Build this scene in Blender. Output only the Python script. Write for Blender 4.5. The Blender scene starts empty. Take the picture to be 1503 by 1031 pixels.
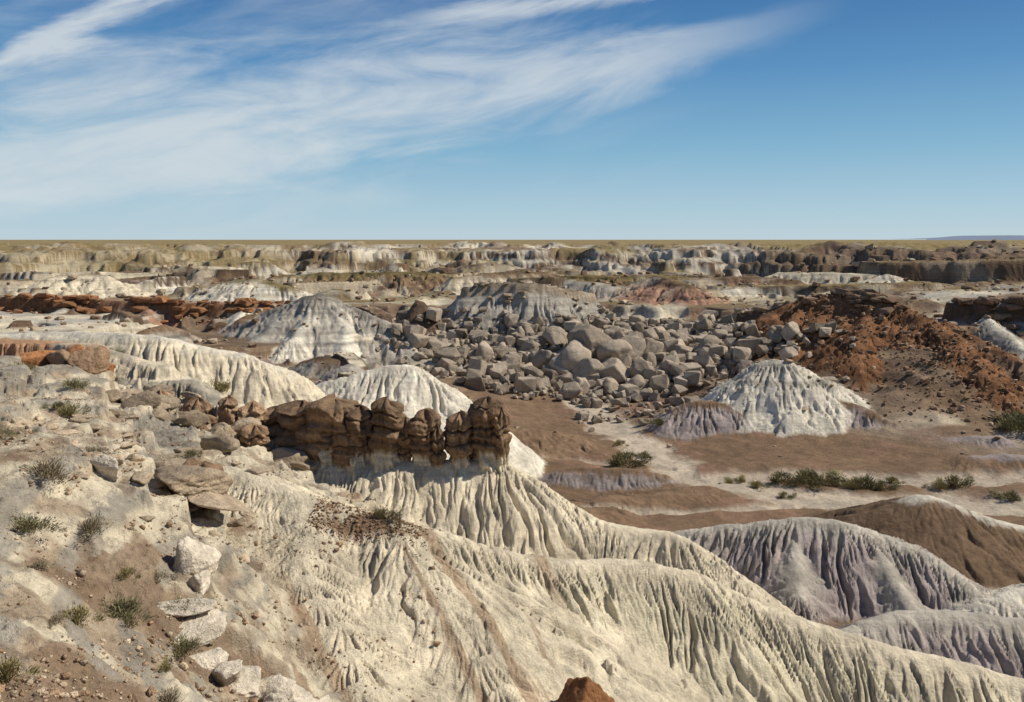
import bpy, bmesh, math
import numpy as np
from mathutils import Vector
rng = np.random.default_rng(11)
F = np.float32

# ------------------------------------------------------------------ noise
_ang = rng.random((256, 256)) * 2 * np.pi
GX = np.cos(_ang).astype(F); GY = np.sin(_ang).astype(F)
def pn(x, y, seed=0):
    x = np.asarray(x, F) + F(seed * 17.37 + 1000.0); y = np.asarray(y, F) + F(seed * 31.91 + 1000.0)
    fx0 = np.floor(x); fy0 = np.floor(y)
    ix = fx0.astype(np.int32) & 255; iy = fy0.astype(np.int32) & 255
    fx = x - fx0; fy = y - fy0
    ix1 = (ix + 1) & 255; iy1 = (iy + 1) & 255
    u = fx * fx * fx * (fx * (fx * 6 - 15) + 10); v = fy * fy * fy * (fy * (fy * 6 - 15) + 10)
    a = GX[ix, iy] * fx + GY[ix, iy] * fy
    b = GX[ix1, iy] * (fx - 1) + GY[ix1, iy] * fy
    c = GX[ix, iy1] * fx + GY[ix, iy1] * (fy - 1)
    d = GX[ix1, iy1] * (fx - 1) + GY[ix1, iy1] * (fy - 1)
    return ((a + (b - a) * u) * (1 - v) + (c + (d - c) * u) * v) * F(1.45)
def fbm(x, y, o=4, seed=0, g=.5):
    r = 0; a = 1.0; f = 1.0
    for i in range(o):
        r = r + a * pn(x * f, y * f, seed + i * 3); a *= g; f *= 2.03
    return r
def ss(x, a, b):
    t = np.clip((x - a) / (b - a), 0, 1); return t * t * (3 - 2 * t)
def smax(a, b, k):
    h = np.maximum(k - np.abs(a - b), 0) / k
    return np.maximum(a, b) + h * h * k * .25
def terr(z, step, k, flat=.2):
    q = z / step; fl = np.floor(q); f = q - fl
    f2 = np.clip((f - .5) / k + .5, 0, 1)
    return (fl + f2 * (1 - flat) + f * flat) * step

# ------------------------------------------------------------------ grid
D = np.pi / 180
th = np.concatenate([np.linspace(-180, -41, 30), np.linspace(-40, 40, 1300), np.linspace(41, 180, 30)]) * D
rs = np.concatenate([np.geomspace(1.5, 12, 50, endpoint=False), np.geomspace(12, 300, 1180, endpoint=False),
                     np.geomspace(300, 900, 220, endpoint=False), np.geomspace(900, 20000, 40)])
nr, nc = len(rs), len(th)
R2, T2 = np.meshgrid(rs, th, indexing='ij')
X = (R2 * np.sin(T2)).astype(F).ravel(); Y = (R2 * np.cos(T2)).astype(F).ravel()
RR = R2.astype(F).ravel(); del R2, T2

ctrl = np.array([
 (2,33,-16.8),(8,34,-18.8),(15,32,-20),(25,30,-22),(40,30,-24),(-10,48,-13.6),(-4,47,-16),(4,48,-18.8),(12,47,-20.8),
 (20,46,-22),(30,44,-23),(45,50,-24.5),(20,52,-22.8),(28,52,-23),(40,62,-25),(-14,70,-18),(-2,68,-23),(8,68,-25.5),
 (20,72,-25.5),(30,85,-27),(-18.6,45,-9.7),(-14.2,42,-11.2),(-13.2,32,-8.7),(-8.4,30,-12.2),(-4,31,-15.0),(-6,22,-11.6),
 (-8.4,15,-7.3),(-9.8,20,-8.5),(-3,12,-6.5),(4,15,-10.5),(0,24,-14.5),(-30,45,-7),(-40,60,-7.5),(-28,60,-8.8),(-22,55,-10),
 (-3,0,-1.8),(0,-20,-1.7),(20,0,-7),(20,-20,-4),(-20,-10,-1.8),(-22,15,-3),(-25,30,-5),
 (0,95,-27),(60,90,-26.5),(90,95,-25),(-20,100,-25),(0,125,-27),(20,125,-27.2),(45,120,-26.5),(67,120,-24.5),(90,130,-21),
 (10,150,-26.8),(25,152,-26.0),(-10,140,-25.5),(30,105,-27.2),(15,108,-27.2),(-8,98,-26.8),(38,140,-23.8),(48,140,-22.8),
 (-60,80,-8),(-45,100,-16),(-25,122,-21),(-45,140,-19),(-70,130,-16),(-15,160,-22),(-36,170,-18),(-70,180,-16.5),(-100,200,-15),
 (0,170,-22.5),(20,175,-21.8),(40,172,-21.0),(-18,178,-20),(0,195,-18.2),(20,195,-18.2),(45,190,-17.5),(55,160,-19.8),(10,215,-15.5),
 (40,215,-15),(66,170,-14),(65,150,-17.5),(60,135,-22),(87,165,-17),(85,140,-20.5),(110,150,-17),(80,120,-24),
 (-40,220,-14),(0,235,-14),(40,240,-13.5),(110,215,-11.5),(-100,250,-13),(120,230,-12),(0,280,-14),(100,280,-14),(-120,300,-13),
 (-150,200,-12),(160,200,-12)], float)
c2 = 4.0
P = ctrl[:, :2]; Z = ctrl[:, 2]
K = np.sqrt(((P[:, None] - P[None]) ** 2).sum(-1) + c2)
mz = Z.mean(); W = np.linalg.solve(K + np.eye(len(P)) * -0.05, Z - mz)
H = np.full(X.shape, mz, F)
for (px, py), w in zip(P, W):
    H += F(w) * np.sqrt((X - F(px)) ** 2 + (Y - F(py)) ** 2 + F(c2))
H = np.clip(H, -28, -1.7)

# far country: badland basin then plateau rim
edge = 405 + 55 * fbm(X / 120, Y / 900, 3, 5) + 24 * pn(X / 26, Y / 60, 9) - 95 * ss(X, 75, 150) - 40 * ss(-X, 150, 260)
e = Y - edge
e = e + 10 * fbm(X / 14, Y / 40, 4, 21)
tfar = ss(e, -50, 25)
zf = -15.5 + 13.2 * tfar
zf = np.where(e < 32, terr(zf + .9 * fbm(X / 30, Y / 30, 3, 3), 4.4, .22, .3), zf)
zf = np.where(Y < 0, -3, zf)
rel = ss(-e, -5, 60)
zf = zf + 4.2 * fbm(X / 50, Y / 40, 4, 31) * rel - 3.2 * rel * np.abs(pn(X / 19, Y / 19, 33)) + .25 * pn(X / 60, Y / 60, 4)
zf = zf - 1.4 * ss(e, -45, -10) * (1 - ss(e, 15, 30)) * np.clip(.5 + pn(X / 25, Y / 90, 36), 0, 1) * (1 - np.minimum(1, np.abs(fbm(X / 7, Y / 30, 2, 35)) * 3))
bl = ss(Y, 225, 300); bl = np.maximum(bl, ss(RR, 300, 420))
H = H * (1 - bl) + zf * bl
# general relief
mid = ss(Y, 95, 140) * (1 - ss(Y, 400, 440))
heap = np.exp(-((X - 16) / 34) ** 2 - ((Y - 176) / 22) ** 2)
floor = 1 - ss(H, -26.6, -24.0)
H = H + mid * (1 - floor) * (1 - .8 * heap) * (1.7 * fbm(X / 22, Y / 22, 4, 41) - 1.5 * np.abs(pn(X / 7, Y / 7, 44)))
H = H + floor * ss(Y, 70, 85) * (.45 * fbm(X / 14, Y / 14, 4, 51) - .18 * np.abs(pn(X / 3, Y / 3, 55)))
tm = mid * (1 - floor) * (1 - .9 * heap) * ss(fbm(X / 45, Y / 45, 2, 61), -.4, .1) * (1 - ss(Y, 320, 370))
H = H * (1 - tm) + terr(H + .3 * pn(X / 9, Y / 9, 62), 3.0, .16) * tm
# near left hillside : ledges, lumps
left = ss(-X - .12 * Y, -2.5, 1.5) * (1 - ss(Y, 75, 90)) * ss(RR, 8, 14)
H = H + left * (.34 * fbm(X / 3.5, Y / 3.5, 6, 71, .58) - .30 * np.abs(pn(X / 4, Y / 5, 74)))
lt = left * ss(fbm(X / 7, Y / 7, 3, 76), -.45, 0) * ss(Y, 22, 34)
H = H * (1 - lt) + terr(H + .28 * fbm(X / 2.5, Y / 2.5, 4, 77), 1.05, .16, .25) * lt
H = H + left * .07 * fbm(X / .6, Y / .6, 3, 66, .6)

# ------------------------------------------------------------------ colours
def col(c): return np.array(c, F)
CREAM = col((.665, .57, .415)); GREY = col((.41, .365, .30)); PURP = col((.325, .27, .245)); BROWN = col((.20, .13, .08))
RED = col((.235, .115, .056)); TAN = col((.42, .325, .225)); GRASS = col((.22, .165, .075)); SAND = col((.50, .415, .315)); DARK = col((.12, .08, .053))
PINK = col((.37, .215, .145)); WHITE = col((.68, .61, .49)); ORANGE = col((.44, .205, .09))
C = np.empty((X.size, 3), F)
n_a = fbm(X / 16, Y / 16, 4, 81); n_b = fbm(X / 2.2, Y / 2.2, 4, 86)
def mix(C, c, m):
    m = np.clip(m, 0, 1)[:, None]; C *= (1 - m); C += m * c
C[:] = GREY
mix(C, CREAM, ss(n_a, -.1, .5) * .85); mix(C, BROWN, ss(fbm(X / 26, Y / 18, 4, 91), -.08, .17) * .9)
mix(C, GRASS, ss(Y, 190, 260) * ss(fbm(X / 40, Y / 25, 3, 93), -.1, .25) * .9)
mix(C, BROWN, ss(X, 44, 54) * ss(Y, 118, 130) * (1 - ss(Y, 165, 180)) * .9)
mix(C, BROWN, floor * ss(Y, 60, 75))
mix(C, PINK * .75, floor * ss(Y, 60, 75) * ss(fbm(X / 12, Y / 9, 3, 94), .1, .5) * .5)
# left hillside
zl = H + .25 * pn(X / 5, Y / 5, 87)
mix(C, TAN, left); mix(C, CREAM * .88, left * ss(n_b + .6 * n_a, -.6, .1))
mix(C, GREY * .72, left * ss(pn(zl * 1.7, zl * 0, 88), .0, .2) * .75)
mix(C, BROWN * 1.15, left * ss(fbm(X / 4, Y / 5, 5, 95) - .035 * (Y - 26), .08, .33) * .8)
mix(C, DARK * 1.8, left * ss(fbm(X / 1.1, Y / 1.1, 4, 67), .30, .65) * .6)

def cr(pts, n=4):
    p = np.array(pts, float)
    if len(p) < 3: return p
    q = np.vstack([2 * p[0] - p[1], p, 2 * p[-1] - p[-2]]); out = []
    for i in range(1, len(q) - 2):
        for t in np.arange(n) / n:
            a, b, c, d = q[i - 1], q[i], q[i + 1], q[i + 2]
            out.append(.5 * (2 * b + (c - a) * t + (2 * a - 5 * b + 4 * c - d) * t * t + (3 * b - a - 3 * c + d) * t ** 3))
    out.append(p[-1]); return np.array(out)

def rill(s, d, lam, amp, seed, x, y, d0=.3):
    w = s + .55 * lam * pn(x / (2.6 * lam), y / (2.6 * lam), seed) + .17 * lam * pn(x / (.7 * lam), y / (.7 * lam), seed + 8)
    g1 = 1 - np.minimum(1, np.abs(pn(w / (lam * 1.2), d / (lam * 8), seed + 1)) * 4.2)
    w2 = w + .25 * lam * pn(x / lam, y / lam, seed + 5)
    g2 = 1 - np.minimum(1, np.abs(pn(w2 / (lam * .52), d / (lam * 3.5), seed + 2)) * 3.4)
    w3 = w2 + .10 * lam * pn(x / (.3 * lam), y / (.3 * lam), seed + 6)
    g4 = 1 - np.minimum(1, np.abs(pn(w3 / (lam * .26), d / (lam * 2.0), seed + 4)) * 2.8)
    g3 = pn(w / (lam * 3.3), d / (lam * 12), seed + 3)
    var = .8 + .6 * pn(x / (4 * lam), y / (4 * lam), seed + 7)
    grow = ss(d, d0, d0 + 2.0 * lam)
    return amp * (grow * (1.45 * g1 * var + .9 * g3) + .72 * ss(d, d0 + .1 * lam, d0 + 1.4 * lam) * g2 * (1.5 - var) + .22 * ss(d, d0, d0 + lam) * g4)

def polyfield(x, y, pts, drop, rc):
    best = np.full(x.shape, -1e9, F); S = np.zeros_like(best); DD = np.zeros_like(best)
    L = 0; Th = 0; pd = None
    for i in range(len(pts) - 1):
        a = pts[i]; b = pts[i + 1]; v = b[:2] - a[:2]; l = np.hypot(*v); u = v / l
        if pd is not None: Th += math.atan2(pd[0] * u[1] - pd[1] * u[0], pd[0] * u[0] + pd[1] * u[1])
        pd = u
        rx = x - F(a[0]); ry = y - F(a[1])
        al = rx * F(u[0]) + ry * F(u[1]); pe = F(u[0]) * ry - F(u[1]) * rx
        tc = np.clip(al, 0, l); ex = al - tc
        d = np.sqrt(ex * ex + pe * pe)
        hh = F(a[2]) + F((b[2] - a[2]) / l) * tc - drop(d)
        phi = np.arctan2(ex, np.abs(pe) + 1e-4)
        s = L + tc + phi * rc - np.sign(pe) * Th * rc + np.where(pe > 0, 0, 53.7)
        m = hh > best
        best = np.where(m, hh, best); S = np.where(m, s, S); DD = np.where(m, d, DD); L += l
    return best, S, DD

def hill(pts, m=.8, r=1.0, lam=1.2, amp=.35, c=CREAM, cc=None, cd=1.2, cap=None, Rm=14, k=.5, seed=1, n=4, rc=4., A=None, bands=0.0, capc=DARK, cm=1.0):
    global H, C
    p = cr(pts, n)
    x0, x1 = p[:, 0].min() - Rm, p[:, 0].max() + Rm; y0, y1 = p[:, 1].min() - Rm, p[:, 1].max() + Rm
    idx = np.nonzero((X > x0) & (X < x1) & (Y > y0) & (Y < y1))[0]
    if len(idx) == 0: return
    x = X[idx]; y = Y[idx]
    wx = x + .5 * pn(x / 4, y / 4, seed + 50) * r; wy = y + .5 * pn(x / 4, y / 4, seed + 60) * r
    def drop(d):
        if cap:
            q = np.maximum(0, d - cap[0]); v = cap[1] * ss(d, cap[0], cap[0] + cap[1] * .35) + m * q
        else:
            v = m * (np.sqrt(d * d + r * r) - r)
        if A: v = A * (1 - np.exp(-v / A))
        return v
    b, s, d = polyfield(wx, wy, p, drop, rc)
    rl = rill(s, d, lam, amp, seed, x, y, d0=(cap[0] + .3 if cap else .12 * r))
    b = b - rl + .08 * r * fbm(x / (1.5 * r), y / (1.5 * r), 3, seed + 9)
    h0 = H[idx]; H[idx] = smax(h0, b, k)
    ms = np.clip((b - h0) / .5 + .6, 0, 1) * cm
    cc_ = c if cc is None else cc
    f = ss(d + .8 * n_b[idx], cd * .4, cd * 1.6)[:, None]
    colr = cc_ * (1 - f) + c * f
    colr = colr * (1 + .10 * n_b[idx])[:, None]
    if bands:
        zb = H[idx] + .25 * pn(x / 6, y / 6, seed); bn = pn(zb * 1.1, zb * 0 + seed, 3)
        colr = colr * (1 - bands * ss(bn, 0, .4))[:, None]
    if cap:
        mm = (ss(d, cap[0] - .4, cap[0]) * (1 - ss(d, cap[0] + cap[1] * .35, cap[0] + cap[1] * .5)))[:, None]
        colr = colr * (1 - mm) + capc * mm
    C[idx] = C[idx] * (1 - ms[:, None]) + colr * ms[:, None]

# rills over the near-left hillside
Bp = np.array([(-45, 75, 0), (-30, 50, 0), (-20, 30, 0), (-12, 12, 0), (-3, 0, 0)], float)
idx = np.nonzero(left > .01)[0]
_, sB, dB = polyfield(X[idx], Y[idx], cr(Bp, 3), lambda d: d, 12.)
H[idx] -= left[idx] * (rill(sB, dB, 1.5, .30, 200, X[idx], Y[idx]) * ss(dB, 4, 12))

# random mid/far badland hills
rg = np.random.default_rng(5)
pal = [(GREY, CREAM), (WHITE, WHITE), (WHITE, GRASS), (GREY, BROWN), (PURP, GREY), (CREAM, BROWN), (PINK, BROWN), (WHITE, GREY), (BROWN, BROWN), (PURP, BROWN), (CREAM, CREAM)]
for i in range(95):
    y = rg.uniform(225, 395); x = rg.uniform(-.66, .66) * y
    L = rg.uniform(8, 40); an = rg.normal() * .5; hgt = rg.uniform(1.5, 6.5)
    z = -15.0 + hgt + rg.uniform(-.5, .5)
    dx, dy = math.cos(an) * L / 2, math.sin(an) * L / 2
    a = pal[rg.integers(len(pal))]
    hill([(x - dx, y - dy, z - rg.uniform(0, 2.0)), (x, y + rg.uniform(-3, 3), z), (x + dx, y + dy, z - rg.uniform(0, 2.5))],
         m=rg.uniform(.4, .8), r=1.5, lam=3.0, amp=.9, c=a[0], cc=a[1], cd=3, cap=((rg.uniform(1, 4), rg.uniform(1.8, 3.6)) if rg.random() < .5 else None), Rm=18, seed=300 + i * 7, n=2, bands=.35)
for i in range(40):
    y = rg.uniform(108, 205); x = rg.uniform(-.62, -.16) * y
    hgt = rg.uniform(1.5, 4); z0 = -16.5 - 6 * (1 - (y - 108) / 92) * (1 if x > -60 else .4)
    an = rg.uniform(0, np.pi); L = rg.uniform(5, 16); dx, dy = math.cos(an) * L / 2, math.sin(an) * L / 2
    a = pal[rg.integers(len(pal))]
    hill([(x - dx, y - dy, z0 + hgt - 1), (x, y + 1, z0 + hgt), (x + dx, y + dy, z0 + hgt - 2)], m=rg.uniform(.6, .9), r=1, lam=1.9, amp=.6, c=a[0], cc=a[1],
         cd=2, cap=((rg.uniform(.6, 2), rg.uniform(.8, 1.8)) if rg.random() < .4 else None), Rm=12, seed=900 + i * 7, n=2, bands=.25)

# named landforms -------------------------------------------------
hill([(-110,195,-12),(-85,190,-12.5),(-60,188,-13),(-45,192,-13.3)], m=.65, cap=(3,2.4), lam=3, amp=1.1, c=PINK*1.1, cc=TAN, Rm=16, seed=11, bands=.3, capc=RED)
hill([(-75,188,-13),(-72,178,-15.5),(-70,168,-18)], m=.8, lam=2.2, amp=.7, c=PINK, Rm=10, seed=12, bands=.3)
hill([(-92,190,-13),(-90,175,-15.5)], m=.7, lam=2.2, amp=.6, c=GREY, Rm=10, seed=13, bands=.3)
hill([(-55,188,-13.5),(-54,176,-16.5)], m=.7, lam=2.2, amp=.6, c=WHITE, Rm=10, seed=14, bands=.3)
hill([(-45,172,-13),(-36.4,170,-10.3),(-30,170,-12.6),(-22,167,-15.5)], m=.7, r=1.4, lam=2.2, amp=.75, c=GREY*1.1, cc=GREY*.75, cd=2.5, Rm=17, seed=15, bands=.3)
hill([(-36,168,-12.3),(-38,158,-17)], m=.75, lam=2, amp=.6, c=WHITE, Rm=13, seed=16)
hill([(-31,168,-13.5),(-29,156,-19)], m=.75, lam=2, amp=.6, c=WHITE, Rm=13, seed=17)
hill([(-42,168,-14),(-45,158,-18)], m=.75, lam=2, amp=.6, c=GREY, Rm=13, seed=161)
hill([(-9,192,-10.2),(-2,192,-9.2),(5.5,191,-9.4),(16,196,-11.5)], m=.95, cap=(1.8,1.3), lam=2.0, amp=.9, c=GREY*1.05, cc=GRASS, Rm=13, seed=18, capc=TAN*.8, bands=.3)
hill([(-19.2,186,-12.3),(-18.2,186,-12.6)], m=1.3, r=.4, lam=2, amp=.3, c=DARK*1.3, Rm=9, seed=19)
hill([(2,178,-19.5),(9,173,-20.2),(20,171,-20.2),(30,176,-20)], m=.6, r=3, lam=4, amp=.6, c=GREY, Rm=14, seed=20)
hill([(37.0,137,-19.0),(39.4,136,-17.9),(42,135,-18.8),(47,134,-21)], m=.72, r=1.6, lam=1.2, amp=.48, c=WHITE*.97, cc=WHITE, Rm=15, seed=21, bands=.25)
hill([(24,131,-24.3),(27,131.5,-23.3),(30,131,-23.6),(34,129,-24.8)], m=.6, lam=1.3, amp=.5, c=PURP, cc=BROWN, Rm=9, seed=22)
hill([(46,131,-23),(49,128,-23.5),(52,124,-25)], m=.6, lam=1.5, amp=.5, c=PURP, cc=BROWN, Rm=9, seed=23)
hill([(55,118,-25.8),(62,116,-25)], m=.5, lam=1.5, amp=.4, c=PURP, Rm=8, seed=24)
hill([(58,176,-10.9),(66,170,-10.1),(70,160,-12.5),(72,148,-16.0),(70,132,-21)], m=.55, r=1.5, lam=2.6, amp=1.0, c=RED, cc=RED*.95, Rm=28, seed=25)
hill([(64,163,-13.2),(57,150,-17.6),(54,140,-21.5)], m=.6, r=1, lam=2, amp=.8, c=RED*.85, cc=RED, Rm=14, seed=251)
hill([(75,158,-14.2),(79,143,-18.5)], m=.7, r=1, lam=2, amp=.8, c=BROWN*1.1, cc=RED, Rm=13, seed=252)
hill([(48,186,-15),(58,181,-12.5)], m=.7, cap=(2,2), lam=2, amp=.5, c=BROWN*1.4, cc=BROWN, Rm=12, seed=26)
hill([(84,170,-11.8),(95,165,-11.2),(112,160,-10.6)], m=.62, cap=(2.5,2.6), lam=2.5, amp=.9, c=PURP, cc=BROWN, Rm=20, seed=27)
hill([(85,163,-14),(83,148,-17.5),(80,134,-21.5)], m=.75, lam=1.9, amp=.8, c=GREY*.9, cc=WHITE, Rm=14, seed=28, bands=.2)
hill([(95,160,-14.5),(95,146,-18),(92,132,-21.5)], m=.75, lam=1.9, amp=.8, c=PURP, cc=GREY, Rm=14, seed=29)
hill([(104,158,-14.5),(107,140,-18.5)], m=.75, lam=1.9, amp=.7, c=BROWN*1.2, cc=GREY, Rm=14, seed=30)
# large mesa benches behind, right and centre
hill([(112,268,-6.5),(150,262,-5.6),(200,266,-5.2)], m=.6, cap=(9,4.5), lam=4, amp=1.6, c=BROWN, cc=GRASS, cd=9, Rm=34, seed=121, bands=.3)
hill([(55,235,-12),(85,228,-11.2),(105,232,-11)], m=.6, cap=(4,2.6), lam=3, amp=1, c=BROWN*1.4, cc=GRASS, cd=5, Rm=20, seed=122, bands=.3)
hill([(5,262,-10.5),(30,256,-10),(50,262,-10.5)], m=.4, r=6, lam=3, amp=.8, c=BROWN, cc=GRASS, cd=6, Rm=22, seed=123, bands=.3)
hill([(-62,262,-9.8),(-35,256,-9.0),(-18,262,-10)], m=.4, r=6, lam=3, amp=1, c=BROWN*1.1, cc=GRASS, cd=6, Rm=24, seed=124, bands=.3)
# left white domes
hill([(-55,90,-9.5),(-45,88,-9),(-35,85,-8.8),(-28.7,85,-10),(-23.6,85,-11.3),(-20,84,-13.2),(-17,83,-16)], m=.75, r=1.6, lam=1.7, amp=.45, c=CREAM*.97, cc=WHITE, Rm=18, seed=31)
hill([(-29,85,-10.5),(-27,78,-14)], m=.8, r=1.2, lam=1.6, amp=.4, c=CREAM, Rm=11, seed=32)
hill([(-24,112,-18),(-20.7,110,-16.6),(-13.3,110,-15.1),(-10,110,-16.3)], m=.85, r=1.6, lam=1.6, amp=.5, c=WHITE, cc=WHITE, Rm=17, seed=33)
hill([(-10,110,-16.5),(-7,108,-19.5)], m=1.0, r=1, lam=1.5, amp=.4, c=WHITE, Rm=12, seed=34)
# brown rises on the valley floor
hill([(-6,117,-24.5),(3,120,-25),(9,119,-26.5)], m=.35, r=2, lam=2.2, amp=.35, c=BROWN*1.1, Rm=12, seed=35)
hill([(6,104,-26.2),(13,103,-25.9),(17,103,-26.6)], m=.5, r=1, lam=1.4, amp=.3, c=PURP*.8, cc=BROWN, Rm=6, seed=36)
hill([(20,97,-26.5),(10,92,-26.3),(4,84,-25)], m=.3, r=2, lam=2, amp=.25, c=BROWN, Rm=8, seed=37)
hill([(55,108,-25.6),(70,104,-24.6),(90,104,-22)], m=.4, r=2, lam=2, amp=.3, c=BROWN*1.1, cc=PURP, Rm=10, seed=38)
# right foreground mounds
hill([(33,76,-21.8),(34.1,75,-21.1),(38,73,-22.2),(43,71,-23),(50,68,-23)], m=.42, r=.5, lam=1.5, amp=.2, c=BROWN*.85, cc=WHITE*.9, cd=1.0, Rm=16, seed=41)
hill([(12,65,-20.8),(16,63.5,-19.9),(20.8,62,-19),(25,61,-19.8),(28.2,58,-21.2),(28.8,55,-22.2)], m=.72, r=.8, lam=1.1, amp=.60, c=PURP*1.12, cc=GREY*1.2, cd=1.6, Rm=14, seed=42)
hill([(19.5,62,-19.6),(17.5,56,-21.8)], m=.8, r=.5, lam=.95, amp=.52, c=PURP*1.1, cc=GREY*1.1, Rm=10, seed=43)
hill([(24,61,-19.9),(24,54.5,-22)], m=.8, r=.5, lam=.95, amp=.52, c=PURP*1.1, cc=GREY*1.1, Rm=10, seed=44)
hill([(27,54,-22.5),(31,55,-21.3),(40,57,-21.2),(50,60,-22)], m=.55, r=1, lam=1.2, amp=.35, c=WHITE, cc=WHITE, Rm=9, seed=45)
hill([(14,46,-21.3),(20.4,48,-19.8),(27,48,-20.0),(38,46,-20.4)], m=.62, r=.8, lam=1.1, amp=.45, c=PURP*1.15, cc=GREY*1.25, Rm=10, seed=46)
# hoodoo ridge
hill([(-39,70,-7.4),(-33,68,-7.8),(-27,66,-8.6),(-21.3,63,-10.3),(-15,59,-12.6),(-10,57,-13.8),(-5,57,-13.8),(-.7,57,-14.0),(1.65,57,-15.3),(4.6,56,-16.9),(6.9,55,-17.4),(10,54,-17.6),(12.2,53,-19),(15,50,-20.6)],
     m=.88, r=1.0, lam=.98, amp=.40, c=CREAM, cc=CREAM, Rm=16, seed=51, bands=.10, rc=5)
# nearest fluted spur
hill([(-13.2,42,-10.4),(-9,40,-11.3),(-6.2,39,-11.8),(-3.6,38.2,-12.3),(-1,39,-13.2),(2.4,40,-14.1),(5.2,41,-14.4),(7.8,41,-14.9),(10.7,41,-16.1),(14.9,40,-17.4),(21.9,39,-18.9),(27,38,-20.7)],
     m=.92, r=.8, lam=.88, amp=.36, c=CREAM*col((.92,.945,.92)), cc=CREAM, Rm=16, seed=52, rc=4)
hill([(-13,41.5,-10.6),(-9,39.5,-11.6),(-5,38,-12.2)], m=.5, r=1.5, lam=.9, amp=.28, c=CREAM*.96, cc=CREAM, Rm=15, seed=55, rc=4)
hill([(-4.5,38,-12.4),(-3.2,35,-13.3),(-.5,31.5,-15.2)], m=.7, r=1.0, lam=.85, amp=.26, c=CREAM*.97, cc=CREAM, Rm=8, seed=53)
hill([(-9,39,-11.4),(-7.4,34,-12.6),(-5,29,-14.2)], m=.6, r=1.0, lam=.85, amp=.24, c=CREAM*.95, cc=CREAM, Rm=8, seed=54)

# terraced ledges at the shoulder under the hoodoos
m_ = ss(-X, 13, 18) * ss(Y, 46, 52) * (1 - ss(Y, 68, 74)) * (X > -60) * ss(fbm(X / 6, Y / 6, 3, 79), -.4, .1)
H = H * (1 - m_) + terr(H + .3 * fbm(X / 3, Y / 3, 4, 78), 1.1, .16, .25) * m_
mix(C, GREY * .68, ss(-X, 12, 16) * ss(Y, 42, 48) * (1 - ss(Y, 64, 72)) * ss(pn(H * 1.6 + .3 * n_b, H * 0, 188), -.05, .2) * .75)
# gravel streaks down the spur slopes
nearm = ss(Y, 20, 24) * (1 - ss(Y, 42, 44)) * ss(X, -10, -7) * (1 - ss(X, 1, 3))
mix(C, BROWN * 1.6, nearm * ss(fbm((X + .55 * Y) / 1.3, (Y * .5) / 7, 4, 97) + .12 * n_b, .20, .45) * .7)
m_ = ss(-X, 3.2, 4.2) * (1 - ss(-X, 7.5, 9)) * ss(Y, 37.2, 38) * (1 - ss(Y, 39.6, 40.8))
mix(C, BROWN * 1.15, m_ * ss(n_b, -.35, .1))
# orange caps of left ridge
m_ = ss(-X, 25, 31) * ss(Y, 60, 64) * (1 - ss(Y, 72, 74)) * ss(n_b + n_a, -.2, .3)
mix(C, ORANGE, m_ * .75)
# strata tint by elevation in middle distance
zb = H + .5 * pn(X / 14, Y / 14, 99)
bd = pn(zb * .9, zb * 0 + 4.4, 2)
mm = mid * (1 - floor)
C *= (1 - .32 * mm * ss(bd, .0, .35))[:, None]
# wash
wp = [(11,156),(12.9,145),(16.2,127),(19.0,115),(19.9,105),(25.8,99.5),(33,95),(51,93),(80,92)]
wp2 = [(19.9,105),(30,106),(45,103),(70,99)]; wp3 = [(5,88),(12,90.5),(22,92),(30,94)]; wp4 = [(-2,112),(8,113),(19,109)]
def pd(pts):
    best = np.full(X.shape, 1e9, F)
    for a, b in zip(pts[:-1], pts[1:]):
        a = np.array(a, float); b = np.array(b, float); v = b - a; l2 = (v ** 2).sum()
        t = np.clip(((X - a[0]) * v[0] + (Y - a[1]) * v[1]) / l2, 0, 1)
        best = np.minimum(best, np.hypot(X - a[0] - t * v[0], Y - a[1] - t * v[1]))
    return best
nw = fbm(X / 5, Y / 5, 4, 101)
for pts, wdt, st in ((wp, 3.6, .95), (wp2, 2.8, .8), (wp3, .9, .8), (wp4, .9, .5)):
    dd = pd(pts) + 1.5 * nw * min(1, wdt / 2)
    w = (1 - ss(dd, wdt * .5, wdt * 1.2)) * (1 - ss(H, -25.6, -24.6))
    mix(C, SAND, w * st)
    H -= .35 * w

# slope / flat treatment in mid & far
Hg = H.reshape(nr, nc)
gr = np.gradient(Hg, axis=0) / np.gradient(rs)[:, None]
gt = np.gradient(Hg, axis=1) / (np.gradient(th)[None] * rs[:, None])
sl = np.sqrt(gr ** 2 + gt ** 2).astype(F).ravel(); del gr, gt
flat = 1 - ss(sl, .10, .34)
farm = ss(Y, 175, 230) * (1 - ss(e, -10, 20)) * (1 - .7 * heap)
mix(C, GRASS * .95, farm * flat * ss(fbm(X / 25, Y / 18, 3, 111), -.4, .1) * .8)
mix(C, CREAM * .92, farm * ss(sl, .25, .6) * ss(n_a, -.1, .3) * .55)
rimm = ss(e, -60, -30) * (1 - ss(e, 20, 40))
mix(C, WHITE * .85, rimm * ss(sl, .12, .4) * ss(fbm(X / 30, Y / 30, 3, 117), -.1, .4) * .7)
mix(C, DARK * 1.2, rimm * ss(sl, .25, .6) * ss(fbm(X / 22, zb * .5, 3, 118), -.05, .25))
mix(C, DARK * 1.2, rimm * ss(X, 75, 120) * .8)  # shade of the right-hand rim cliffs painted into the colour
mix(C, GRASS * 1.1, rimm * ss(-X, 70, 130) * .55)
mix(C, BROWN * .9, ss(X - .35 * Y, 0, 30) * ss(Y, 200, 260) * (1 - ss(e, -10, 20)) * .55)
plain = ss(e, 22, 45) * ss(RR, 290, 330)
mix(C, GRASS * 1.1, plain * .92)
C *= (1 + .14 * n_b)[:, None]
C = np.clip(C, .03, .78)

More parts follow.
